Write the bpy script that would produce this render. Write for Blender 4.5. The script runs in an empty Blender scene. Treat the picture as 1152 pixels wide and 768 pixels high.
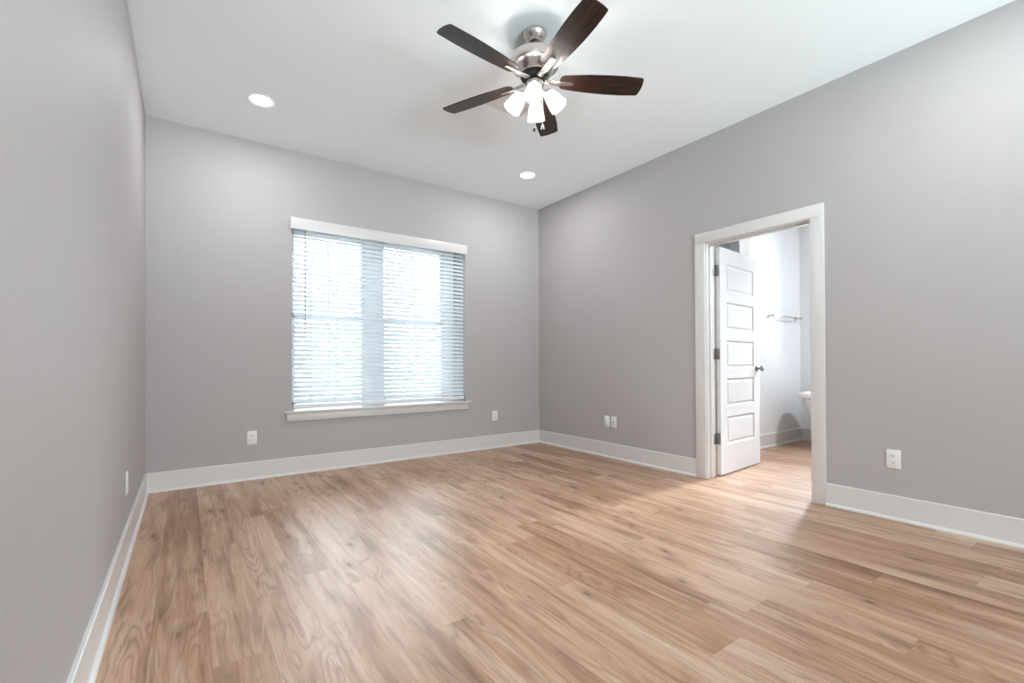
import bpy, bmesh, math, random
from mathutils import Vector, Matrix

sc = bpy.context.scene
COL = sc.collection
R = math.radians
PI = math.pi

# ------------------------------------------------------------------ camera
F_PX, YAW, PITCH, ROLL, CY = 518.8634, 0.6155, 0.0077, 0.0042, 404.6008
CAM = Vector((0.2639, -4.6607, 1.0135))
f0 = Vector((math.sin(YAW), math.cos(YAW), 0)); r0 = Vector((math.cos(YAW), -math.sin(YAW), 0)); u0 = Vector((0, 0, 1))
fw = f0 * math.cos(PITCH) + u0 * math.sin(PITCH)
u1 = u0 * math.cos(PITCH) - f0 * math.sin(PITCH)
rt = r0 * math.cos(ROLL) - u1 * math.sin(ROLL)
upv = r0 * math.sin(ROLL) + u1 * math.cos(ROLL)
cd = bpy.data.cameras.new('camera'); cam = bpy.data.objects.new('camera', cd); COL.objects.link(cam)
M = Matrix((rt, upv, -fw)).transposed().to_4x4(); M.translation = CAM
cam.matrix_world = M
cd.sensor_width = 36; cd.lens = F_PX * 36 / 1152; cd.shift_y = (CY - 384) / 1152; cd.clip_start = 0.02
sc.camera = cam

# ------------------------------------------------------------------ colour management, sky, daylight portals
sc.view_settings.view_transform = 'Standard'; sc.view_settings.look = 'None'
sc.view_settings.exposure = 1.73; sc.view_settings.gamma = 1; sc.view_settings.use_curve_mapping = False
sc.cycles.use_denoising = True
sc.cycles.max_bounces = 14; sc.cycles.diffuse_bounces = 8; sc.cycles.transparent_max_bounces = 12
sc.cycles.sample_clamp_indirect = 4; sc.cycles.caustics_reflective = False; sc.cycles.caustics_refractive = False; sc.cycles.blur_glossy = 1.0
sc.cycles.use_adaptive_sampling = False; sc.cycles.denoising_quality = 'HIGH'; sc.cycles.denoising_prefilter = 'ACCURATE'

BATHDAY = 5.0     # daylight outside the bathroom window
SKY = 3.8           # overcast sky
LOWER_GLOW = 14.5       # glow added below the horizon to throw light up at the ceilings
DOWNLIGHT = 3.2     # each recessed light
BATH_FILL = 16.0    # unseen recessed light added to brighten the bathroom
BULB = 1.65         # each fan bulb

W = bpy.data.worlds.new('sky'); sc.world = W; W.use_nodes = True
bg = W.node_tree.nodes['Background']; bg.inputs[1].default_value = 1.0
_n = W.node_tree.nodes; _l = W.node_tree.links
_tc = _n.new('ShaderNodeTexCoord'); _sx = _n.new('ShaderNodeSeparateXYZ'); _rp = _n.new('ShaderNodeValToRGB'); _mr = _n.new('ShaderNodeMapRange')
_l.new(_tc.outputs['Generated'], _sx.inputs[0]); _l.new(_sx.outputs['Z'], _mr.inputs[0]); _mr.inputs[1].default_value = -1; _mr.inputs[2].default_value = 1
_l.new(_mr.outputs[0], _rp.inputs[0])
_e = _rp.color_ramp.elements; _e[0].position = .30; _e[0].color = (LOWER_GLOW * .80, LOWER_GLOW * .95, LOWER_GLOW, 1); _e[1].position = .47; _e[1].color = (SKY * .86, SKY * .95, SKY, 1)
_l.new(_rp.outputs[0], bg.inputs[0])

def portal(name, loc, rot, sx, sy):
    l = bpy.data.lights.new(name, 'AREA'); l.shape = 'RECTANGLE'; l.size = sx; l.size_y = sy
    l.cycles.is_portal = True
    o = bpy.data.objects.new(name, l); COL.objects.link(o); o.location = loc; o.rotation_euler = rot
    return o
portal('sky_portal', (1.98, 0.40, 1.45), (R(-90), 0, 0), 2.0, 1.9)
portal('sky_portal', (1.80, -8.74, .905), (R(90), 0, 0), 3.6, 1.8)
dl = bpy.data.lights.new('daylight', 'AREA'); dl.shape = 'RECTANGLE'; dl.size = 1.5; dl.size_y = .36; dl.energy = BATHDAY; dl.spread = R(34); dl.color = (.86, .94, 1.0)
dlo = bpy.data.objects.new('daylight', dl); COL.objects.link(dlo); dlo.location = (6.97, -2.48, 1.68); dlo.rotation_euler = (0, R(61), 0)   # bright sky outside the bathroom window

# ------------------------------------------------------------------ material helpers
def newmat(name):
    m = bpy.data.materials.new(name); m.use_nodes = True
    nt = m.node_tree; nt.nodes.clear()
    out = nt.nodes.new('ShaderNodeOutputMaterial')
    return m, nt, out

def setin(nt, sock, v):
    if v is None: return
    if hasattr(v, 'is_output'): nt.links.new(v, sock)
    elif isinstance(v, (tuple, list)):
        sock.default_value = tuple(v) + ((1,) if len(v) == 3 and sock.type == 'RGBA' else ())
    else: sock.default_value = v

def math_(nt, op, a, b=None, c=None, clamp=False):
    n = nt.nodes.new('ShaderNodeMath'); n.operation = op; n.use_clamp = clamp
    for i, v in enumerate((a, b, c)): setin(nt, n.inputs[i], v)
    return n.outputs[0]

def mixc(nt, f, a, b, mode='MIX'):
    n = nt.nodes.new('ShaderNodeMix'); n.data_type = 'RGBA'; n.blend_type = mode
    setin(nt, n.inputs['Factor'], f); setin(nt, n.inputs[6], a); setin(nt, n.inputs[7], b)
    return n.outputs[2]

def comb(nt, x, y, z=0.0):
    n = nt.nodes.new('ShaderNodeCombineXYZ')
    for i, v in enumerate((x, y, z)): setin(nt, n.inputs[i], v)
    return n.outputs[0]

def noise(nt, vec, scale, detail=2, rough=.5, dist=0):
    n = nt.nodes.new('ShaderNodeTexNoise')
    setin(nt, n.inputs['Vector'], vec); n.inputs['Scale'].default_value = scale
    n.inputs['Detail'].default_value = detail; n.inputs['Roughness'].default_value = rough; n.inputs['Distortion'].default_value = dist
    return n.outputs[0]

def ramp(nt, f, stops):
    n = nt.nodes.new('ShaderNodeValToRGB'); setin(nt, n.inputs[0], f)
    e = n.color_ramp.elements
    while len(e) < len(stops): e.new(0.5)
    for el, (p, c) in zip(e, stops): el.position = p; el.color = tuple(c) + (1,)
    return n.outputs[0]

def maprange(nt, v, a, b, c, d):
    n = nt.nodes.new('ShaderNodeMapRange')
    for i, x in enumerate((v, a, b, c, d)): setin(nt, n.inputs[i], x)
    return n.outputs[0]

def objcoord(nt):
    n = nt.nodes.new('ShaderNodeTexCoord'); return n.outputs['Object']

def sep(nt, v):
    n = nt.nodes.new('ShaderNodeSeparateXYZ'); setin(nt, n.inputs[0], v); return n.outputs

def bump(nt, h, strength, dist=.001):
    n = nt.nodes.new('ShaderNodeBump'); n.inputs['Strength'].default_value = strength; n.inputs['Distance'].default_value = dist
    setin(nt, n.inputs['Height'], h); return n.outputs[0]

def principled(name, col, rough=.5, metal=0, spec=.5, bumpspec=None, colnoise=None, coat=0):
    """plain procedural principled: optional fine noise bump (scale, strength) and colour variation (scale, amount)"""
    m, nt, out = newmat(name)
    p = nt.nodes.new('ShaderNodeBsdfPrincipled')
    setin(nt, p.inputs['Base Color'], col); p.inputs['Roughness'].default_value = rough
    p.inputs['Metallic'].default_value = metal; p.inputs['Specular IOR Level'].default_value = spec
    p.inputs['Coat Weight'].default_value = coat
    v = objcoord(nt)
    if colnoise:
        n = noise(nt, v, colnoise[0], 3)
        f = maprange(nt, n, .3, .7, 1 - colnoise[1], 1 + colnoise[1])
        setin(nt, p.inputs['Base Color'], mixc(nt, 1.0, col, comb(nt, f, f, f), 'MULTIPLY'))
    if bumpspec:
        n = noise(nt, v, bumpspec[0], 3)
        setin(nt, p.inputs['Normal'], bump(nt, n, bumpspec[1], bumpspec[2] if len(bumpspec) > 2 else .001))
    nt.links.new(p.outputs[0], out.inputs[0])
    return m

def srgb(r, g, b):
    f = lambda c: (c / 255 / 12.92) if c / 255 <= .04045 else ((c / 255 + .055) / 1.055) ** 2.4
    return (f(r), f(g), f(b))

MAT = {}
MAT['wall'] = principled('greige_wall_paint', (0.455, 0.434, 0.432), .62, spec=.35, bumpspec=(170, .25, .0012), colnoise=(1.2, .012))
MAT['bath_wall'] = principled('lit_wall_paint', (0.72, 0.73, 0.735), .6, spec=.35, bumpspec=(170, .25, .0012))  # same paint as the bedroom, lightened so the bathroom looks brightly lit
MAT['ceiling'] = principled('flat_white_ceiling_paint', (0.885, 0.922, 0.94), .8, spec=.2, bumpspec=(120, .2, .001))
MAT['trim'] = principled('white_trim_paint', (0.69, 0.675, 0.665), .33, spec=.5, bumpspec=(60, .05))
MAT['door'] = principled('white_door_paint', (0.74, 0.74, 0.745), .55, spec=.25, bumpspec=(60, .05))
MAT['plate'] = principled('white_plastic', (0.83, 0.825, 0.82), .3, bumpspec=(40, .02))
MAT['register'] = principled('off_white_register_enamel', (0.70, 0.665, 0.65), .45, bumpspec=(40, .02))
MAT['slot'] = principled('dark_slot', (0.03, 0.03, 0.03), .6, bumpspec=(40, .02))
MAT['nickel'] = principled('brushed_nickel', (0.62, 0.57, 0.54), .26, metal=1, bumpspec=(300, .06, .0005))
MAT['dark_metal'] = principled('dark_flywheel_metal', (0.02, 0.02, 0.022), .35, metal=.6, bumpspec=(100, .05))
MAT['chrome'] = principled('satin_chrome', (0.55, 0.55, 0.56), .18, metal=1, bumpspec=(100, .02))
MAT['hinge'] = principled('satin_nickel_hinge', (0.36, 0.34, 0.32), .35, metal=1, bumpspec=(100, .02))
MAT['tub'] = principled('white_acrylic', (0.86, 0.86, 0.86), .18, bumpspec=(20, .01))
MAT['vinyl'] = principled('white_window_vinyl', (0.80, 0.82, 0.84), .4, bumpspec=(40, .02))
MAT['ground'] = principled('pale_ground', (0.60, 0.60, 0.58), .9, bumpspec=(8, .3), colnoise=(2, .1))
MAT['cord'] = principled('white_cord', (0.85, 0.85, 0.85), .7, bumpspec=(400, .1))
MAT['wand'] = principled('clear_grey_wand', (0.42, 0.44, 0.45), .25, bumpspec=(40, .02))
MAT['fob'] = principled('dark_fob', (0.02, 0.015, 0.012), .35, bumpspec=(40, .02))
MAT['gasket'] = principled('black_down_rod', (0.012, 0.012, 0.013), .4, bumpspec=(40, .02))

def glass_pane():
    m, nt, out = newmat('window_glass')
    t = nt.nodes.new('ShaderNodeBsdfTransparent'); t.inputs[0].default_value = (.96, .98, .98, 1)
    g = nt.nodes.new('ShaderNodeBsdfGlossy'); g.inputs['Roughness'].default_value = .02
    fr = nt.nodes.new('ShaderNodeFresnel'); fr.inputs[0].default_value = 1.45
    mx = nt.nodes.new('ShaderNodeMixShader')
    nt.links.new(fr.outputs[0], mx.inputs[0]); nt.links.new(t.outputs[0], mx.inputs[1]); nt.links.new(g.outputs[0], mx.inputs[2])
    nt.links.new(mx.outputs[0], out.inputs[0]); return m
MAT['glass'] = glass_pane()

def translucent_mat(name, col, ftrans, fclear=0, rough=.4):
    m, nt, out = newmat(name)
    d = nt.nodes.new('ShaderNodeBsdfPrincipled'); d.inputs['Base Color'].default_value = col + (1,); d.inputs['Roughness'].default_value = rough
    v = objcoord(nt); setin(nt, d.inputs['Normal'], bump(nt, noise(nt, v, 90, 2), .05))
    t = nt.nodes.new('ShaderNodeBsdfTranslucent'); t.inputs[0].default_value = col + (1,)
    mx = nt.nodes.new('ShaderNodeMixShader'); mx.inputs[0].default_value = ftrans
    nt.links.new(d.outputs[0], mx.inputs[1]); nt.links.new(t.outputs[0], mx.inputs[2])
    res = mx.outputs[0]
    if fclear:
        c = nt.nodes.new('ShaderNodeBsdfTransparent'); m2 = nt.nodes.new('ShaderNodeMixShader'); m2.inputs[0].default_value = fclear
        nt.links.new(res, m2.inputs[1]); nt.links.new(c.outputs[0], m2.inputs[2]); res = m2.outputs[0]
    nt.links.new(res, out.inputs[0]); return m
MAT['slat'] = translucent_mat('white_blind_slat', (0.79, 0.82, 0.845), .26)
MAT['shade'] = translucent_mat('frosted_glass_shade', (0.93, 0.92, 0.91), .60, .55, .25)

def emis(name, col, s, clear=False):
    m, nt, out = newmat(name); m.cycles.emission_sampling = 'NONE'
    e = nt.nodes.new('ShaderNodeEmission'); e.inputs[0].default_value = col + (1,); e.inputs[1].default_value = s
    res = e.outputs[0]
    if clear:
        t = nt.nodes.new('ShaderNodeBsdfTransparent'); a = nt.nodes.new('ShaderNodeAddShader')
        nt.links.new(e.outputs[0], a.inputs[0]); nt.links.new(t.outputs[0], a.inputs[1]); res = a.outputs[0]
    nt.links.new(res, out.inputs[0]); return m
MAT['lens'] = emis('glowing_lens', (0.97, 0.98, 1.0), 4.0)
MAT['bulb'] = emis('glowing_clear_bulb', (1.0, 0.975, 0.95), 3.0, True)

def floor_mat():
    m, nt, out = newmat('oak_plank_floor')
    PW, PL = 0.178, 1.22
    s = sep(nt, objcoord(nt)); x, y = s[0], s[1]
    u = math_(nt, 'DIVIDE', math_(nt, 'SUBTRACT', x, 1.583), PW)
    row = math_(nt, 'FLOOR', u); fu = math_(nt, 'SUBTRACT', u, row)
    h = math_(nt, 'ADD', math_(nt, 'MULTIPLY', math_(nt, 'MULTIPLY', row, row), 0.1373), math_(nt, 'MULTIPLY', row, 0.4191))
    off = math_(nt, 'FRACT', h)
    v = math_(nt, 'ADD', math_(nt, 'DIVIDE', math_(nt, 'ADD', y, 3.07), PL), off)
    colm = math_(nt, 'FLOOR', v); fv = math_(nt, 'SUBTRACT', v, colm)
    wn = nt.nodes.new('ShaderNodeTexWhiteNoise'); wn.noise_dimensions = '2D'
    setin(nt, wn.inputs['Vector'], comb(nt, row, colm)); rnd = wn.outputs['Value']; rc = sep(nt, wn.outputs['Color'])
    # plank-local coordinates, moved far apart for every plank
    lx = math_(nt, 'ADD', x, math_(nt, 'MULTIPLY', rc[0], 37.0)); ly = math_(nt, 'ADD', y, math_(nt, 'MULTIPLY', rc[1], 53.0))
    warp = noise(nt, comb(nt, math_(nt, 'MULTIPLY', lx, 3.0), math_(nt, 'MULTIPLY', ly, 2.2)), 1.0, 2)
    lxw = math_(nt, 'ADD', lx, math_(nt, 'MULTIPLY', warp, 0.05))
    fine = noise(nt, comb(nt, math_(nt, 'MULTIPLY', lxw, 190.0), math_(nt, 'MULTIPLY', ly, 6.0)), 1.0, 3, .6)
    streak = noise(nt, comb(nt, math_(nt, 'MULTIPLY', lxw, 42.0), math_(nt, 'MULTIPLY', ly, 1.3)), 1.0, 3, .6)
    broad = noise(nt, comb(nt, math_(nt, 'MULTIPLY', lxw, 11.0), math_(nt, 'MULTIPLY', ly, 0.9)), 1.0, 3, .55)
    field = noise(nt, comb(nt, math_(nt, 'MULTIPLY', lx, 7.0), math_(nt, 'MULTIPLY', ly, 1.1)), 1.0, 1.5, .45, .4)
    rings = math_(nt, 'PINGPONG', math_(nt, 'MULTIPLY', field, 34.0), 1.0)
    ringl = math_(nt, 'POWER', rings, 3.0)
    rmask = maprange(nt, noise(nt, comb(nt, math_(nt, 'MULTIPLY', lx, 9.0), math_(nt, 'MULTIPLY', ly, 1.6), 7.0), 1.0, 1), .46, .62, 0.0, 1.0)
    vor = nt.nodes.new('ShaderNodeTexVoronoi'); vor.inputs['Scale'].default_value = 1.0
    setin(nt, vor.inputs['Vector'], comb(nt, math_(nt, 'MULTIPLY', lxw, 10.0), math_(nt, 'MULTIPLY', ly, 3.6)))
    kn = maprange(nt, vor.outputs['Distance'], 0.03, 0.13, 1.0, 0.0)
    knh = maprange(nt, vor.outputs['Distance'], 0.05, 0.42, 1.0, 0.0)
    kmask = math_(nt, 'GREATER_THAN', sep(nt, vor.outputs['Color'])[0], 0.45)
    kn = math_(nt, 'MULTIPLY', kn, kmask); knh = math_(nt, 'MULTIPLY', knh, kmask)
    base = ramp(nt, rnd, [(0.0, srgb(160, 121, 93)), (0.3, srgb(180, 142, 115)), (0.7, srgb(196, 161, 136)), (1.0, srgb(171, 131, 102))])
    dark = srgb(106, 70, 46); light = srgb(216, 189, 166)
    c = mixc(nt, maprange(nt, broad, .52, .72, 0, .70), base, dark)
    c = mixc(nt, maprange(nt, broad, .48, .27, 0, .72), c, light)
    c = mixc(nt, maprange(nt, streak, .53, .72, 0, .50), c, dark)
    c = mixc(nt, maprange(nt, streak, .46, .30, 0, .32), c, light)
    c = mixc(nt, math_(nt, 'MULTIPLY', math_(nt, 'MULTIPLY', ringl, rmask), .5), c, dark)
    c = mixc(nt, maprange(nt, fine, .50, .72, 0, .42), c, srgb(112, 76, 52))
    c = mixc(nt, math_(nt, 'MULTIPLY', knh, .45), c, srgb(112, 78, 56))
    c = mixc(nt, math_(nt, 'MULTIPLY', kn, .9), c, srgb(70, 46, 34))
    e1 = math_(nt, 'LESS_THAN', fu, 0.007); e2 = math_(nt, 'LESS_THAN', fv, 0.0012)
    seam = math_(nt, 'MAXIMUM', e1, e2)
    c = mixc(nt, math_(nt, 'MULTIPLY', seam, .38), c, srgb(84, 58, 44))
    p = nt.nodes.new('ShaderNodeBsdfPrincipled')
    setin(nt, p.inputs['Base Color'], c)
    setin(nt, p.inputs['Roughness'], maprange(nt, fine, .3, .7, .33, .42))
    p.inputs['Specular IOR Level'].default_value = .42; p.inputs['Coat Weight'].default_value = .08; p.inputs['Coat Roughness'].default_value = .24
    hgt = math_(nt, 'SUBTRACT', fine, math_(nt, 'MULTIPLY', seam, 1.5))
    setin(nt, p.inputs['Normal'], bump(nt, hgt, .10, .0006))
    nt.links.new(p.outputs[0], out.inputs[0]); return m
MAT['floor'] = floor_mat()

def walnut():
    m, nt, out = newmat('dark_walnut_blade')
    s = sep(nt, objcoord(nt)); x, y = s[0], s[1]
    ob = nt.nodes.new('ShaderNodeObjectInfo')
    xo = math_(nt, 'ADD', x, math_(nt, 'MULTIPLY', ob.outputs['Random'], 19.0))
    g = noise(nt, comb(nt, math_(nt, 'MULTIPLY', xo, 4.0), math_(nt, 'MULTIPLY', y, 90.0)), 1.0, 3, .6, .6)
    fld = noise(nt, comb(nt, math_(nt, 'MULTIPLY', xo, 2.5), math_(nt, 'MULTIPLY', y, 14.0)), 1.0, 1)
    rg = math_(nt, 'POWER', math_(nt, 'PINGPONG', math_(nt, 'MULTIPLY', fld, 9.0), 1.0), 2.0)
    c = ramp(nt, g, [(0.3, srgb(26, 16, 13)), (0.55, srgb(48, 31, 25)), (0.8, srgb(72, 50, 40))])
    c = mixc(nt, math_(nt, 'MULTIPLY', rg, .4), c, srgb(26, 15, 12))
    p = nt.nodes.new('ShaderNodeBsdfPrincipled'); setin(nt, p.inputs['Base Color'], c)
    p.inputs['Roughness'].default_value = .32; p.inputs['Specular IOR Level'].default_value = .28
    nt.links.new(p.outputs[0], out.inputs[0]); return m
MAT['walnut'] = walnut()

# ------------------------------------------------------------------ mesh helpers
class MB:
    def __init__(self): self.bm = bmesh.new()
    def box(self, x0, x1, y0, y1, z0, z1, bev=0, seg=2):
        b = bmesh.new()
        bmesh.ops.create_cube(b, size=1)
        for v in b.verts:
            v.co = ((x0 + x1) / 2 + v.co.x * (x1 - x0), (y0 + y1) / 2 + v.co.y * (y1 - y0), (z0 + z1) / 2 + v.co.z * (z1 - z0))
        if bev: bmesh.ops.bevel(b, geom=list(b.edges), offset=bev, segments=seg, affect='EDGES', clamp_overlap=True, profile=.5)
        self.merge(b); return self
    def merge(self, b, mat=None):
        if mat is not None: bmesh.ops.transform(b, matrix=mat, verts=b.verts)
        me = bpy.data.meshes.new('tmp'); b.to_mesh(me); b.free(); self.bm.from_mesh(me); bpy.data.meshes.remove(me)
    def lathe(self, prof, n=48, mat=None, closed=False):
        b = bmesh.new(); rings = []
        for r, z in prof:
            if r < 1e-6: rings.append([b.verts.new((0, 0, z))])
            else: rings.append([b.verts.new((r * math.cos(2 * PI * i / n), r * math.sin(2 * PI * i / n), z)) for i in range(n)])
        for a, c in zip(rings, rings[1:]):
            for i in range(n):
                j = (i + 1) % n
                if len(a) == 1 and len(c) == 1: continue
                if len(a) == 1: b.faces.new((a[0], c[j], c[i]))
                elif len(c) == 1: b.faces.new((a[i], a[j], c[0]))
                else: b.faces.new((a[i], a[j], c[j], c[i]))
        bmesh.ops.recalc_face_normals(b, faces=b.faces)
        self.merge(b, mat); return self
    def tube(self, pts, r, n=12):
        b = bmesh.new(); pts = [Vector(p) for p in pts]; rings = []
        prev = None
        for i, p in enumerate(pts):
            d = (pts[min(i + 1, len(pts) - 1)] - pts[max(i - 1, 0)]).normalized()
            ref = Vector((0, 0, 1)) if abs(d.z) < .9 else Vector((1, 0, 0))
            a = d.cross(ref).normalized() if prev is None else (prev - d * prev.dot(d)).normalized()
            prev = a; c = d.cross(a); rr = r[i] if isinstance(r, (list, tuple)) else r
            rings.append([b.verts.new(p + a * rr * math.cos(2 * PI * k / n) + c * rr * math.sin(2 * PI * k / n)) for k in range(n)])
        for A, B in zip(rings, rings[1:]):
            for k in range(n): b.faces.new((A[k], A[(k + 1) % n], B[(k + 1) % n], B[k]))
        b.faces.new(rings[0][::-1]); b.faces.new(rings[-1])
        bmesh.ops.recalc_face_normals(b, faces=b.faces)
        self.merge(b); return self
    def prism(self, poly, axis, a0, a1):
        """extrude a 2-D polygon along an axis (0 x, 1 y, 2 z); poly in the two other axes in order"""
        b = bmesh.new()
        def P(p, a):
            q = list(p); q.insert(axis, a); return q
        A = [b.verts.new(P(p, a0)) for p in poly]; B = [b.verts.new(P(p, a1)) for p in poly]
        n = len(poly)
        for i in range(n): b.faces.new((A[i], A[(i + 1) % n], B[(i + 1) % n], B[i]))
        b.faces.new(A[::-1]); b.faces.new(B)
        bmesh.ops.recalc_face_normals(b, faces=b.faces)
        self.merge(b); return self
    def build(self, name, mat, parent=None, smooth=True, loc=None, rot=None, ang=35):
        me = bpy.data.meshes.new(name); self.bm.to_mesh(me); self.bm.free()
        me.materials.append(MAT[mat] if isinstance(mat, str) else mat)
        if smooth:
            me.shade_smooth()
            try: me.set_sharp_from_angle(angle=R(ang))
            except Exception: pass
        o = bpy.data.objects.new(name, me); COL.objects.link(o)
        if parent is not None: o.parent = parent
        if loc is not None: o.location = loc
        if rot is not None: o.rotation_euler = rot
        return o

def empty(name, loc=(0, 0, 0), rot=(0, 0, 0), parent=None):
    o = bpy.data.objects.new(name, None); COL.objects.link(o); o.location = loc; o.rotation_euler = rot
    o.empty_display_size = .1
    if parent is not None: o.parent = parent
    return o
def tag(o, label, cat, group=None):
    o['label'] = label; o['category'] = cat
    if group: o['group'] = group
    return o
def struct(o, label=None, cat=None):
    o['kind'] = 'structure'
    if label: o['label'] = label
    if cat: o['category'] = cat
    return o

# ------------------------------------------------------------------ room shell
RW, RH, RY = 3.988, 2.9986, -8.6        # room width, height, front wall
T = .125; BX = RW + T                   # right wall thickness -> bathroom side
FX, BY = 6.86, -1.90                    # bathroom far wall, towel wall
AX, AY = 5.585, -0.95                   # end of the towel wall, back of the alcove behind it
BZ = 2.9986; BYF = -4.6                   # bathroom ceiling, bathroom front wall
BT = .42                                # outside wall thickness

struct(MB().box(0, FX, RY, 0, -.1, 0).build('floor', 'floor', smooth=False), 'light oak plank floor running through bedroom and bathroom', 'floor')
struct(MB().box(-.1, RW + .001, RY - .1, .001, RH, RH + .1).build('ceiling', 'ceiling', smooth=False), 'flat white bedroom ceiling', 'ceiling')
struct(MB().box(-.1, 0, RY - .1, BT, -.1, RH + .1).build('wall_left', 'wall', smooth=False), 'plain greige wall on the left', 'wall')
FWX0, FWX1, FWZ0, FWZ1 = .15, 3.45, .06, 1.75     # unseen window, added behind the camera to let in light
wf = MB()
wf.box(0, FWX0, RY - .1, RY, -.1, RH + .1).box(FWX1, RW, RY - .1, RY, -.1, RH + .1).box(FWX0, FWX1, RY - .1, RY, -.1, FWZ0).box(FWX0, FWX1, RY - .1, RY, FWZ1, RH + .1)
struct(wf.build('wall_front', 'wall', smooth=False), 'plain greige wall behind the camera', 'wall')
WX0, WX1, WZ0, WZ1 = 1.066, 2.908, .565, 2.362     # window opening
wb = MB()
wb.box(0, WX0, 0, BT, -.1, RH + .1).box(WX1, BX, 0, BT, -.1, RH + .1).box(WX0, WX1, 0, BT, -.1, WZ0).box(WX0, WX1, 0, BT, WZ1, RH + .1)
struct(wb.build('wall_back', 'wall', smooth=False), 'greige wall with the blinded window', 'wall')
DY0, DY1, DZ = -2.348, -3.170, 2.054               # clear door opening
JT = .02
wr = MB()
wr.box(RW, BX, DY0 + JT, 0, -.1, RH + .1).box(RW, BX, RY, DY1 - JT, -.1, RH + .1).box(RW, BX, DY1 - JT, DY0 + JT, DZ + JT, RH + .1)
struct(wr.build('wall_right', 'wall', smooth=False), 'greige wall with the open doorway', 'wall')
# bathroom
struct(MB().box(AX, FX, BY, BY + .115, 0, BZ).build('wall_bathroom_back', 'bath_wall', smooth=False), 'bright bathroom wall carrying the towel bar', 'wall')
struct(MB().box(BX, FX, AY, AY + .1, 0, BZ).build('wall_alcove', 'bath_wall', smooth=False), 'shaded wall behind the open bathroom door', 'wall')
BWY0, BWY1, BWZ0, BWZ1 = -2.64, -2.32, 0.95, 2.4
bw = MB()
bw.box(FX, FX + .10, BYF, BWY0, 0, BZ).box(FX, FX + .10, BWY1, AY + .1, 0, BZ).box(FX, FX + .10, BWY0, BWY1, 0, BWZ0).box(FX, FX + .10, BWY0, BWY1, BWZ1, BZ)
struct(bw.build('wall_bathroom_far', 'bath_wall', smooth=False), 'bathroom wall behind the bathtub', 'wall')
struct(MB().box(BX, FX, BYF - .1, BYF, 0, BZ).build('wall_bathroom_front', 'bath_wall', smooth=False), 'bathroom wall out of sight', 'wall')
struct(MB().box(BX, FX + .1, BYF - .1, AY + .1, BZ, BZ + .1).build('ceiling_bathroom', 'ceiling', smooth=False), 'white bathroom ceiling', 'ceiling')
struct(MB().box(-12, 22, BT + .01, 30, -.25, -.15).build('ground', 'ground', smooth=False), 'pale ground outside the window', 'ground')

# ------------------------------------------------------------------ baseboards with quarter-round shoe moulding
def shoe_poly(w=.014, h=.019, n=6):
    return [(0, 0), (w, 0)] + [(w * math.cos(PI / 2 * i / n), h * math.sin(PI / 2 * i / n)) for i in range(1, n + 1)]
BH, BTK = .155, .014
def baseboard(name, axis, fixed, sgn, a0, a1, label, mat='trim', shoe=True):
    """board along axis (0 x / 1 y) on the plane fixed, growing towards sgn"""
    prof = [(fixed, 0), (fixed + sgn * BTK, 0), (fixed + sgn * BTK, BH - .004), (fixed + sgn * (BTK - .004), BH), (fixed, BH)]
    m = MB(); m.prism(prof, axis, a0, a1)
    b = m.build(name, mat, smooth=False); struct(b, label, 'baseboard')
    if shoe:
        s = MB(); s.prism([(fixed + sgn * (BTK + p[0]), p[1]) for p in shoe_poly()], axis, a0, a1)
        s.build('shoe_moulding', mat, b, ang=50)
    return b
C1, C2, CW, CT, CTOP = -2.2502, -3.2674, .0917, .018, 2.1521
baseboard('baseboard_left', 1, 0, 1, RY, 0, 'white baseboard along the left wall')
baseboard('baseboard_back', 0, 0, -1, BTK, RW - BTK, 'white baseboard under the window')
baseboard('baseboard_right', 1, RW, -1, C1, 0, 'white baseboard between the corner and the doorway')
baseboard('baseboard_right_near', 1, RW, -1, RY, C2, 'white baseboard right of the doorway')
baseboard('baseboard_bathroom_back', 0, BY, -1, AX, FX, 'white bathroom baseboard below the towel bar')
baseboard('baseboard_bathroom_far', 1, FX, -1, BYF, BY, 'white bathroom baseboard behind the bathtub')

# ------------------------------------------------------------------ window_1 : frames, sashes, grilles, panes, sill
win = struct(empty('window_1', (0, 0, 0)), 'twin white window with grilles behind the blinds', 'window')
FY0, FY1 = .30, .38
ML, MR = 1.835, 2.031
fr = MB()
FL, FRR, FB, FT = WX0 + .05, 2.775, .605, WZ1 - .008
fr.box(WX0, FL, FY0, FY1, WZ0, WZ1, .004).box(FRR, WX1, FY0, FY1, WZ0, WZ1, .004).box(ML, MR, FY0, FY1, WZ0, WZ1, .004)
fr.box(WX0, WX1, FY0, FY1, WZ0, FB, .004).box(WX0, WX1, FY0, FY1, FT, WZ1, .004)
fr.build('window_frame', 'vinyl', win)
for (a, b) in ((FL, ML), (MR, FRR)):
    zm = 1.50
    s = MB()
    for (z0, z1, y0) in ((FB, zm + .025, FY0 + .01), (zm - .025, FT, FY0 + .04)):
        s.box(a, a + .03, y0, y0 + .028, z0, z1, .003).box(b - .03, b, y0, y0 + .028, z0, z1, .003)
        s.box(a, b, y0, y0 + .028, z0, z0 + .045, .003).box(a, b, y0, y0 + .028, z1 - .045, z1, .003)
    s.build('sash', 'vinyl', win)
    g = MB()
    for (z0, z1, y0) in ((FB + .02, zm, FY0 + .022), (zm, FT - .02, FY0 + .052)):
        g.box((a + b) / 2 - .007, (a + b) / 2 + .007, y0, y0 + .012, z0, z1, .002)
        g.box(a + .015, b - .015, y0, y0 + .012, (z0 + z1) / 2 - .007, (z0 + z1) / 2 + .007, .002)
    g.build('grille', 'vinyl', win)
    p = MB()
    for (z0, z1, y0) in ((FB + .02, zm, FY0 + .026), (zm, FT - .02, FY0 + .056)):
        p.box(a + .012, b - .012, y0, y0 + .004, z0, z1)
    p.build('pane', 'glass', win, smooth=False)
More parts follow.
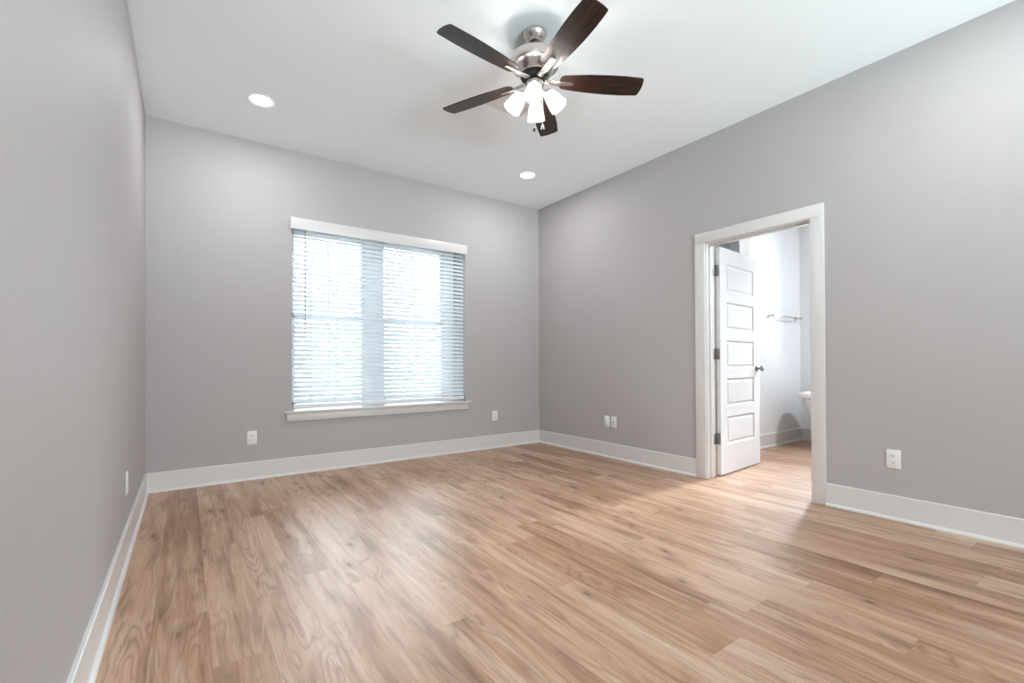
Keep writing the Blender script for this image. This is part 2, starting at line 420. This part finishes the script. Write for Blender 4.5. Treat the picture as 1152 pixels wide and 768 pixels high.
MB().box(.997, 2.953, -.042, 0, .563, .583, .005).box(WX0, WX1, -.005, FY0, .563, .583).build('window_sill', 'trim', win)
MB().box(1.02, 2.93, -.018, 0, .489, .563, .003).build('sill_apron', 'trim', win)
# bathroom window (source of the daylight in the bathroom)
win2 = struct(empty('window_2', (0, 0, 0)), 'bathroom window above the bathtub', 'window')
f2 = MB()
for a in ((BWY0, BWY0 + .03), (BWY1 - .03, BWY1)): f2.box(FX + .02, FX + .07, a[0], a[1], BWZ0, BWZ1, .004)
for a in ((BWZ0, BWZ0 + .05), (BWZ1 - .05, BWZ1)): f2.box(FX + .02, FX + .07, BWY0, BWY1, a[0], a[1], .004)
f2.build('window_frame', 'vinyl', win2)
MB().box(FX + .045, FX + .05, BWY0 + .04, BWY1 - .04, BWZ0 + .04, BWZ1 - .04).build('pane', 'glass', win2, smooth=False)

win3 = struct(empty('added_window', (0, 0, 0)), 'unseen window added behind the camera for daylight', 'window')  # added out of view; brightens the room from behind the camera
f3 = MB()
for a in ((FWX0, FWX0 + .05), (FWX1 - .05, FWX1), (1.97, 2.03)): f3.box(a[0], a[1], RY - .09, RY - .03, FWZ0, FWZ1, .004)
for a in ((FWZ0, FWZ0 + .05), (FWZ1 - .05, FWZ1)): f3.box(FWX0, FWX1, RY - .09, RY - .03, a[0], a[1], .004)
f3.build('window_frame', 'vinyl', win3)
MB().box(FWX0 + .04, FWX1 - .04, RY - .062, RY - .058, FWZ0 + .04, FWZ1 - .04).build('pane', 'glass', win3, smooth=False)

# ------------------------------------------------------------------ doorway: jamb, stop, casing
trim = struct(empty('trim_1', (RW, (DY0 + DY1) / 2, 0)), 'white casing and jamb around the bathroom doorway', 'door frame')
ox, oy = RW, (DY0 + DY1) / 2
def loc_box(m, x0, x1, y0, y1, z0, z1, bev=0): return m.box(x0 - ox, x1 - ox, y0 - oy, y1 - oy, z0, z1, bev)
j = MB()
loc_box(j, RW, BX, DY0, DY0 + JT, 0, DZ + JT); loc_box(j, RW, BX, DY1 - JT, DY1, 0, DZ + JT); loc_box(j, RW, BX, DY1, DY0, DZ, DZ + JT)
j.build('jamb', 'trim', trim, smooth=False)
st = MB(); SX0, SX1, SP = RW + .045, RW + .083, .012
loc_box(st, SX0, SX1, DY0 - SP, DY0, 0, DZ, .002); loc_box(st, SX0, SX1, DY1, DY1 + SP, 0, DZ, .002); loc_box(st, SX0, SX1, DY1 + SP, DY0 - SP, DZ - SP, DZ, .002)
st.build('door_stop', 'trim', trim)
for nm, xa, xb in (('casing', RW - CT, RW), ('casing', BX, BX + CT)):
    c = MB()
    loc_box(c, xa, xb, C1 - CW, C1, 0, CTOP - CW, .002); loc_box(c, xa, xb, C2, C2 + CW, 0, CTOP - CW, .002); loc_box(c, xa, xb, C2, C1, CTOP - CW, CTOP, .002)
    c.build(nm, 'trim', trim)

# ------------------------------------------------------------------ door_1 : five-panel leaf swung open into the bathroom
PIV = (4.140, -2.340)
DW, DTH, DH, DB = .813, .035, 2.035, .012
door = struct(empty('door_1', (PIV[0], PIV[1], 0), (0, 0, R(4.5))), 'white five panel door swung open into the bathroom', 'door')
def door_leaf():
    m = MB(); ya, yb = -.042, -.007; core = .008
    stile = .125
    z = [DB, .27]
    pans = []
    top = DB + DH - .14
    n = 5; rail = .093
    ph = (top - .27 - rail * (n - 1)) / n
    for i in range(n): pans.append((.27 + i * (ph + rail), .27 + i * (ph + rail) + ph))
    x0, x1 = .003, .003 + DW
    m.box(x0, x0 + stile, ya, yb, DB, DB + DH); m.box(x1 - stile, x1, ya, yb, DB, DB + DH)
    zs = [DB] + [p for q in pans for p in q] + [DB + DH]
    for i in range(0, len(zs), 2): m.box(x0 + stile, x1 - stile, ya, yb, zs[i], zs[i + 1])
    # recessed panels with a sloped moulding and a raised flat field, both faces
    for (za, zb) in pans:
        for (ys, d) in ((ya, 1), (yb, -1)):
            b = bmesh.new(); a0, a1 = x0 + stile, x1 - stile
            loops = []
            for ins, dep in ((0, 0), (.012, .009), (.022, .009), (.034, .004)):
                loops.append([b.verts.new((px, ys + d * dep, pz)) for px, pz in ((a0 + ins, za + ins), (a1 - ins, za + ins), (a1 - ins, zb - ins), (a0 + ins, zb - ins))])
            for A, B in zip(loops, loops[1:]):
                for k in range(4): b.faces.new((A[k], A[(k + 1) % 4], B[(k + 1) % 4], B[k]))
            b.faces.new(loops[-1]); bmesh.ops.recalc_face_normals(b, faces=b.faces)
            if sum((f.normal.y for f in b.faces)) * d > 0: bmesh.ops.reverse_faces(b, faces=b.faces)
            m.merge(b)
    return m
door_leaf().build('door_leaf', 'door', door, smooth=False)
# knobs both sides
kn = MB()
for ys, d in ((-.042, -1), (-.007, 1)):
    prof = [(0, 0), (.032, 0), (.032, .004), (.027, .009), (.012, .012), (.011, .030), (.016, .035), (.026, .042), (.029, .052), (.026, .061), (.016, .066), (0, .067)]
    rot = Matrix.Translation((DW - .062, ys, .955)) @ Matrix.Rotation(R(90 if d < 0 else -90), 4, 'X')
    kn.lathe(prof, 24, rot)
kn.build('knob', 'hinge', door)['label'] = 'satin nickel door knob'
for zc in (.335, 1.09, 1.835):
    h = MB()
    h.box(-.006, .0025, -.040, -.008, zc - .048, zc + .048, .001)     # leaf on the door edge
    h.tube([(-.006, -.003, zc - .05), (-.006, -.003, zc + .05)], .0065, 12)
    h.box(-.062, -.006, -.0105, -.0065, zc - .048, zc + .048, .001)     # leaf on the jamb
    h.build('hinge', 'hinge', door)['label'] = 'satin nickel hinge'

# ------------------------------------------------------------------ blinds
blind = tag(empty('window_blind', (1.987, 0, .60)), 'white horizontal slat blind with valance hanging in the back wall window', 'blinds')
bo = Vector((1.987, 0, .60))
def bl(m, x0, x1, y0, y1, z0, z1, bev=0): return m.box(x0 - bo.x, x1 - bo.x, y0 - bo.y, y1 - bo.y, z0 - bo.z, z1 - bo.z, bev)
SX_0, SX_1, SPITCH, SW, TILT = 1.078, 2.886, .0427, .050, R(42)
YC = .032
m = bmesh.new(); z = .672; nsl = 0
while z < 2.285:
    n = 8; rows = []
    for side in (1, -1):
        r_ = []
        for i in range(n + 1):
            s = -SW / 2 + SW * i / n
            crown = .0035 * (1 - (2 * s / SW) ** 2) + side * .0011
            yy = YC + s * math.cos(TILT) - crown * math.sin(TILT)
            zz = z + s * math.sin(TILT) + crown * math.cos(TILT)
            r_.append((m.verts.new((SX_0 - bo.x, yy, zz - bo.z)), m.verts.new((SX_1 - bo.x, yy, zz - bo.z))))
        rows.append(r_)
    for r_ in rows:
        for i in range(n): m.faces.new((r_[i][0], r_[i][1], r_[i + 1][1], r_[i + 1][0]))
    for e in (0, n): m.faces.new((rows[0][e][0], rows[0][e][1], rows[1][e][1], rows[1][e][0]))
    for k in (0, 1):
        for i in range(n): m.faces.new((rows[0][i][k], rows[0][i + 1][k], rows[1][i + 1][k], rows[1][i][k]))
    z += SPITCH; nsl += 1
bmesh.ops.recalc_face_normals(m, faces=m.faces)
sm = MB(); sm.merge(m); sm.build('slats', 'slat', blind)
v = MB()
bl(v, 1.047, 2.903, -.050, -.036, 2.264, 2.369, .004)
bl(v, 1.047, 1.061, -.040, -.0, 2.264, 2.369, .003); bl(v, 2.889, 2.903, -.040, -.0, 2.264, 2.369, .003)
v.build('valance', 'trim', blind)
bl(MB(), SX_0 - .006, SX_1 + .006, .006, .062, 2.300, 2.345, .003).build('headrail', 'vinyl', blind)
bl(MB(), SX_0, SX_1, .006, .056, .604, .640, .004).build('bottom_rail', 'vinyl', blind)
for x in (1.232, 1.476, 1.727, 1.985, 2.312, 2.728):
    c = MB(); 
    bl(c, x - .002, x + .002, .0065, .0085, .64, 2.29); bl(c, x - .002, x + .002, .0575, .0595, .64, 2.29)
    c.build('ladder_cord', 'cord', blind, smooth=False)
w = MB(); w.tube([(1.178 - bo.x, -.008, 2.285 - bo.z), (1.178 - bo.x, -.010, 1.262 - bo.z)], .0042, 8).tube([(1.178 - bo.x, -.008, 2.29 - bo.z), (1.178 - bo.x, .02, 2.30 - bo.z)], .002, 6)
w.build('tilt_wand', 'wand', blind)

# ------------------------------------------------------------------ ceiling fan
FC = Vector((1.978, -2.488, RH))
fan = tag(empty('ceiling_fan', FC), 'brushed nickel ceiling fan with five dark walnut blades and lit frosted shades', 'ceiling fan')
Z = lambda z: z - RH
MB().lathe([(0, 0), (.072, 0), (.073, -.006), (.070, -.016), (.060, -.032), (.046, -.046), (.041, -.050), (.041, -.056), (.034, -.058), (.024, -.054), (0, -.054)], 48).build('canopy', 'nickel', fan)
MB().lathe([(0, -.050), (.024, -.050), (.021, -.060), (.0135, -.066), (.0135, -.13), (0, -.13)], 32).build('downrod', 'gasket', fan)
MB().lathe([(0, Z(2.880)), (.030, Z(2.880)), (.034, Z(2.872)), (.060, Z(2.868)), (.125, Z(2.858)), (.142, Z(2.848)), (.146, Z(2.838)), (.146, Z(2.808)), (.141, Z(2.795)), (.128, Z(2.787)), (.118, Z(2.786)),
            (.112, Z(2.775)), (.098, Z(2.750)), (.090, Z(2.742)), (0, Z(2.742))], 64).build('motor_housing', 'nickel', fan)
MB().lathe([(0, Z(2.742)), (.082, Z(2.742)), (.082, Z(2.722)), (.060, Z(2.716)), (0, Z(2.716))], 48).build('flywheel', 'dark_metal', fan)
MB().lathe([(0, Z(2.716)), (.040, Z(2.716)), (.052, Z(2.708)), (.054, Z(2.700)), (.054, Z(2.655)), (.050, Z(2.646)), (.036, Z(2.640)), (0, Z(2.640))], 48).build('switch_housing', 'nickel', fan)
MB().lathe([(0, Z(2.640)), (.034, Z(2.640)), (.044, Z(2.632)), (.046, Z(2.615)), (.038, Z(2.600)), (.018, Z(2.592)), (.010, Z(2.584)), (0, Z(2.582))], 48).build('light_fitter', 'nickel', fan)

def blade_mb():
    # outline in the blade's plane: x along the blade, y across
    top = [(.150, .020), (.156, .038), (.170, .049), (.22, .056), (.32, .066), (.44, .072), (.54, .072), (.640, .0665), (.652, .064)]
    tip = [(.657, .056), (.662, .03), (.664, 0)]
    half = top + tip
    poly = half + [(x, -y) for x, y in reversed(half[:-1])]
    b = bmesh.new(); th = .005
    A = [b.verts.new((x, y, th / 2)) for x, y in poly]; B = [b.verts.new((x, y, -th / 2)) for x, y in poly]
    n = len(poly)
    b.faces.new(A); b.faces.new(B[::-1])
    for i in range(n): b.faces.new((A[i], B[i], B[(i + 1) % n], A[(i + 1) % n]))
    bmesh.ops.recalc_face_normals(b, faces=b.faces)
    mb = MB(); mb.merge(b); return mb
def iron_mb():
    mb = MB()
    # arm from the flywheel that dips under the blade and ends in a slim tongue
    path = [(.060, 0, -.002), (.100, 0, -.006), (.140, 0, -.010), (.165, 0, -.0085), (.235, 0, -.0085)]
    wid = [.020, .016, .017, .0165, .0105]; thk = [.005, .005, .005, .004, .0035]
    b = bmesh.new(); rings = []
    for (x, y, z), w_, t in zip(path, wid, thk):
        rings.append([b.verts.new((x, s1 * w_, z + s2 * t)) for s1, s2 in ((-1, -.6), (-.6, -1), (.6, -1), (1, -.6), (1, 1), (-1, 1))])
    for A, B in zip(rings, rings[1:]):
        for k in range(6): b.faces.new((A[k], A[(k + 1) % 6], B[(k + 1) % 6], B[k]))
    b.faces.new(rings[0][::-1]); b.faces.new(rings[-1])
    bmesh.ops.recalc_face_normals(b, faces=b.faces); mb.merge(b)
    return mb
bl0 = blade_mb().build('blade', 'walnut', fan); ir0 = iron_mb().build('blade_iron', 'nickel', fan)
for k in range(5):
    a = 3.258 + k * 2 * PI / 5
    for src, pit in ((bl0, R(-12)), (ir0, R(-12))):
        o = src if k == 0 else src.copy()
        if k: COL.objects.link(o); o.parent = fan
        o.location = (0, 0, Z(2.713)); o.rotation_euler = (pit, 0, 0)
        o.rotation_euler = (Matrix.Rotation(a, 3, 'Z') @ Matrix.Rotation(pit, 3, 'X')).to_euler()

# four frosted shades on short arms; one of them points to the camera
def shade_mb():
    # local z axis points out of the mouth
    prof = [(.025, .000), (.028, .005), (.034, .016), (.041, .037), (.046, .062), (.050, .086), (.053, .106), (.054, .110)]
    inner = [(r - .003, z_) for r, z_ in reversed(prof)]
    mb = MB(); mb.lathe(prof + [(.0525, .1115)] + inner + [(.025, 0)], 40); return mb
def bulb_mb():
    mb = MB(); mb.lathe([(0, .014), (.010, .014), (.011, .024), (.018, .038), (.023, .052), (.022, .066), (.014, .077), (0, .081)], 20); return mb
sh0 = shade_mb().build('lamp_shade', 'shade', fan)
bu0 = bulb_mb().build('bulb', 'bulb', sh0)
so0 = MB().lathe([(0, -.012), (.020, -.012), (.029, -.004), (.030, .010), (.022, .014), (.012, .026), (0, .026)], 28).build('socket_cup', 'nickel', sh0)
am0 = MB().tube([(.03, 0, 0), (.050, 0, .010), (.068, 0, .008), (.080, 0, -.006)], .0075, 10).build('lamp_arm', 'nickel', fan)
for k in range(4):
    a = R(229) + k * PI / 2
    d = Vector((math.cos(a), math.sin(a), 0)); tilt = R(36)
    ax = (d * math.sin(tilt) + Vector((0, 0, -1)) * math.cos(tilt))
    q = Vector((0, 0, 1)).rotation_difference(ax)
    s = sh0 if k == 0 else sh0.copy(); b_ = bu0 if k == 0 else bu0.copy(); c_ = so0 if k == 0 else so0.copy(); r_ = am0 if k == 0 else am0.copy()
    if k:
        for o in (s, b_, c_, r_): COL.objects.link(o)
        s.parent = fan; r_.parent = fan; b_.parent = s; c_.parent = s
    pl = bpy.data.lights.new('bulb_light', 'POINT'); pl.energy = BULB; pl.shadow_soft_size = .018; pl.color = (1.0, .975, .95)
    po = bpy.data.objects.new('bulb_light', pl); COL.objects.link(po); po.parent = s; po.location = (0, 0, .056)
    s.location = d * .078 + Vector((0, 0, Z(2.635))); s.rotation_euler = q.to_euler()
    r_.location = (0, 0, Z(2.640)); r_.rotation_euler = (0, 0, a)
# pull chains
pr = Vector((math.cos(YAW), -math.sin(YAW), 0))
for off, z0, z1, kind in ((pr * -.008 + Vector((-.02, -.03, 0)), 2.60, 2.412, 'dark'), (pr * .045, 2.66, 2.450, 'light')):
    p0 = off
    c = MB(); n = int((z0 - z1) / .006)
    c.tube([(p0.x, p0.y, Z(z0)), (p0.x, p0.y, Z(z1))], .0012, 6)
    for i in range(n):
        c.lathe([(0, .0022), (.0018, .001), (.0018, -.001), (0, -.0022)], 6, Matrix.Translation((p0.x, p0.y, Z(z0 - i * .006))))
    ch = c.build('pull_chain', 'nickel', fan)
    fb = MB()
    if kind == 'dark': fb.lathe([(0, .004), (.003, .003), (.0065, -.006), (.0075, -.016), (.005, -.023), (0, -.025)], 14, Matrix.Translation((p0.x, p0.y, Z(z1))))
    else:
        fb.lathe([(0, .003), (.003, .002), (.004, -.006), (0, -.008)], 12, Matrix.Translation((p0.x, p0.y, Z(z1))))
        for s_ in (-1, 1):
            e = p0 + pr * .008 * s_
            fb.tube([(p0.x, p0.y, Z(z1 - .004)), ((p0 + pr * .006 * s_).x, (p0 + pr * .006 * s_).y, Z(z1 - .014)), (e.x, e.y, Z(z1 - .030))], [.003, .003, .0022], 8)
    f_ = fb.build('chain_fob', 'fob' if kind == 'dark' else 'plate', ch)

# ------------------------------------------------------------------ recessed lights
spots = [(.726, -.755, 'round recessed ceiling light nearest the left wall'),
         (3.207, -.797, 'round recessed ceiling light above the right end of the window'),
         (.726, -4.22, 'unseen recessed ceiling light added behind the camera on the left'),  # this one and the next are added out of view for light
         (3.207, -4.22, 'unseen recessed ceiling light added behind the camera on the right'),
                  (6.1, -3.8, 'unseen recessed fill light added in the bathroom ceiling', BZ),  # added fill, evens out the brightness of the bathroom walls
         (4.8, -1.4, 'unseen recessed fill light added behind the open bathroom door', BZ)]  # added fill, lifts the dark alcove behind the door
def rl_ring(): return MB().lathe([(.070, 0), (.093, 0), (.093, -.004), (.088, -.007), (.076, -.006), (.070, -.002), (.070, 0)], 48)
def rl_lens(): return MB().lathe([(0, -.0005), (.071, -.0005), (.071, -.0025), (0, -.003)], 48)
root = ring = lens = None
for i, (x, y, lab, *zc) in enumerate(spots):
    if i == 0:
        root = empty('recessed_light'); ring = rl_ring().build('trim_ring', 'plate', root); lens = rl_lens().build('lens', 'lens', root); r_ = root
    else:
        r_ = root.copy(); COL.objects.link(r_)
        for src in (ring, lens):
            o = src.copy(); COL.objects.link(o); o.parent = r_
    ld = bpy.data.lights.new('downlight', 'AREA'); ld.shape = 'DISK'; ld.size = .14; ld.color = (.97, .98, 1.0)
    ld.color = (.88, .94, 1.0) if i == 4 else ld.color; ld.energy = {4: BATH_FILL, 5: 5.0}.get(i, DOWNLIGHT)
    lo = bpy.data.objects.new('downlight', ld); COL.objects.link(lo); lo.parent = r_; lo.location = (0, 0, -.006)
    r_.location = (x, y, zc[0] if zc else RH); tag(r_, lab, 'ceiling light', 'recessed ceiling lights')

# ------------------------------------------------------------------ ceiling air register
reg = tag(empty('air_register', (2.285, -1.82, RH)), 'white rectangular air register in the ceiling behind the fan', 'air vent')
g = MB()
for (a, b, c, d) in ((-.165, .165, .105, .130), (-.165, .165, -.130, -.105), (-.165, -.140, -.105, .105), (.140, .165, -.105, .105)): g.box(a, b, c, d, -.012, 0, .003)
g.build('register_frame', 'register', reg)
g = MB()
for i in range(9):
    y_ = -.092 + i * .023
    g.prism([(y_ - .010, -.002), (y_ - .008, -.001), (y_ + .010, -.009), (y_ + .008, -.010)], 0, -.14, .14)
g.build('louvres', 'register', reg, smooth=False)
MB().box(-.14, .14, -.105, .105, -.001, 0).build('duct_opening', 'slot', reg, smooth=False)

# ------------------------------------------------------------------ wall plates
def plate(kind):
    """local: x across, z up, faces -y"""
    m = MB(); m.box(-.038, .038, -.006, 0, -.060, .060, .003)
    return m
def duplex_face(parent):
    for zc in (.021, -.021):
        f = MB()
        f.box(-.0165, .0165, -.0085, -.005, zc - .0145, zc + .0145, .003)
        r_ = f.build('receptacle', 'plate', parent)
        s = MB()
        s.box(-.0085, -.0060, -.0092, -.0082, zc - .001, zc + .008).box(.0060, .0085, -.0092, -.0082, zc - .001, zc + .008)
        s.lathe([(0, 0), (.0026, 0), (.0026, .001), (0, .001)], 12, Matrix.Translation((0, -.0082, zc - .0075)) @ Matrix.Rotation(R(90), 4, 'X'))
        s.build('slots', 'slot', r_, smooth=False)
    MB().lathe([(0, 0), (.0028, 0), (.002, .0012), (0, .0015)], 12, Matrix.Translation((0, -.006, 0)) @ Matrix.Rotation(R(90), 4, 'X')).build('screw', 'plate', parent)
def wall_plate(name, loc, rz, kind, label, cat):
    r_ = tag(empty(name, loc, (0, 0, rz)), label, cat)
    plate(kind).build('cover_plate', 'plate', r_)
    if kind == 'duplex': duplex_face(r_)
    elif kind == 'coax':
        MB().lathe([(0, 0), (.008, 0), (.008, .003), (.005, .003), (.005, .010), (.002, .010), (0, .008)], 16, Matrix.Translation((0, -.006, 0)) @ Matrix.Rotation(R(90), 4, 'X')).build('coax_jack', 'chrome', r_)
        for z_ in (.044, -.044): MB().lathe([(0, 0), (.003, 0), (.002, .0012), (0, .0015)], 12, Matrix.Translation((0, -.006, z_)) @ Matrix.Rotation(R(90), 4, 'X')).build('screw', 'plate', r_)
    elif kind == 'blank':
        MB().box(-.0165, .0165, -.0080, -.005, -.033, .033, .002).build('insert', 'plate', r_)
        for z_ in (.044, -.044): MB().lathe([(0, 0), (.003, 0), (.002, .0012), (0, .0015)], 12, Matrix.Translation((0, -.006, z_)) @ Matrix.Rotation(R(90), 4, 'X')).build('screw', 'plate', r_)
    return r_
wall_plate('power_outlet', (.742, 0, .368), 0, 'duplex', 'white double power outlet left of the window, low on the back wall', 'outlet')
wall_plate('power_outlet', (3.301, 0, .384), 0, 'duplex', 'white double power outlet right of the window, low on the back wall', 'outlet')
wall_plate('wall_plate', (RW, -1.173, .382), -PI / 2, 'blank', 'white plain wall plate, the farther of the pair left of the doorway', 'wall plate')
wall_plate('wall_plate', (RW, -1.268, .382), -PI / 2, 'coax', 'white cable jack plate, the nearer of the pair left of the doorway', 'wall plate')
wall_plate('power_outlet', (RW, -3.649, .388), -PI / 2, 'duplex', 'white double power outlet on the right wall, right of the doorway', 'outlet')
wall_plate('power_outlet', (0, -1.399, .373), PI / 2, 'duplex', 'white power outlet seen edge on, low on the left wall', 'outlet')

# ------------------------------------------------------------------ bathroom: towel bar and freestanding tub
tb = tag(empty('towel_bar', (6.36, BY, 1.576)), 'chrome towel bar on the bright bathroom wall seen through the doorway', 'towel bar')
MB().tube([(-.36, -.065, 0), (.36, -.065, 0)], .0095, 16).build('bar', 'chrome', tb)
for x in (-.36, .36):
    prof = [(0, 0), (.027, 0), (.027, .006), (.020, .012), (.011, .018), (.010, .045), (.015, .054), (.017, .066), (.012, .078), (0, .081)]
    MB().lathe(prof, 24, Matrix.Translation((x, 0, 0)) @ Matrix.Rotation(R(90), 4, 'X')).build('post', 'chrome', tb)

def tub():
    cx, cy = 0, 0
    # (half width x, half length y, z), outside then rolled rim then inside
    lv = [(.24, .52, 0), (.26, .55, .03), (.275, .575, .12), (.300, .625, .30), (.335, .690, .50), (.350, .720, .576), (.366, .741, .580),
          (.380, .758, .596), (.385, .764, .618), (.380, .758, .640), (.366, .742, .652), (.346, .722, .650), (.334, .708, .636), (.325, .695, .60), (.30, .66, .42), (.26, .58, .20), (.20, .46, .13), (.05, .12, .12)]
    b = bmesh.new(); n = 64; rings = []
    for a_, b__, z_ in lv:
        ring_ = []
        for i in range(n):
            t = 2 * PI * i / n; e = 2 / 2.6
            c_, s_ = math.cos(t), math.sin(t)
            X = a_ * math.copysign(abs(c_) ** e, c_); Y = b__ * math.copysign(abs(s_) ** e, s_)
            ring_.append(b.verts.new((X, Y, z_)))
        rings.append(ring_)
    for A, B in zip(rings, rings[1:]):
        for k in range(n): b.faces.new((A[k], A[(k + 1) % n], B[(k + 1) % n], B[k]))
    b.faces.new(rings[0][::-1]); b.faces.new(rings[-1])
    bmesh.ops.recalc_face_normals(b, faces=b.faces)
    mb = MB(); mb.merge(b); return mb
bt = tub().build('bathtub', 'tub', None, loc=(6.44, -2.85, 0), ang=60)
tag(bt, 'white freestanding bathtub partly hidden behind the right door casing', 'bathtub')
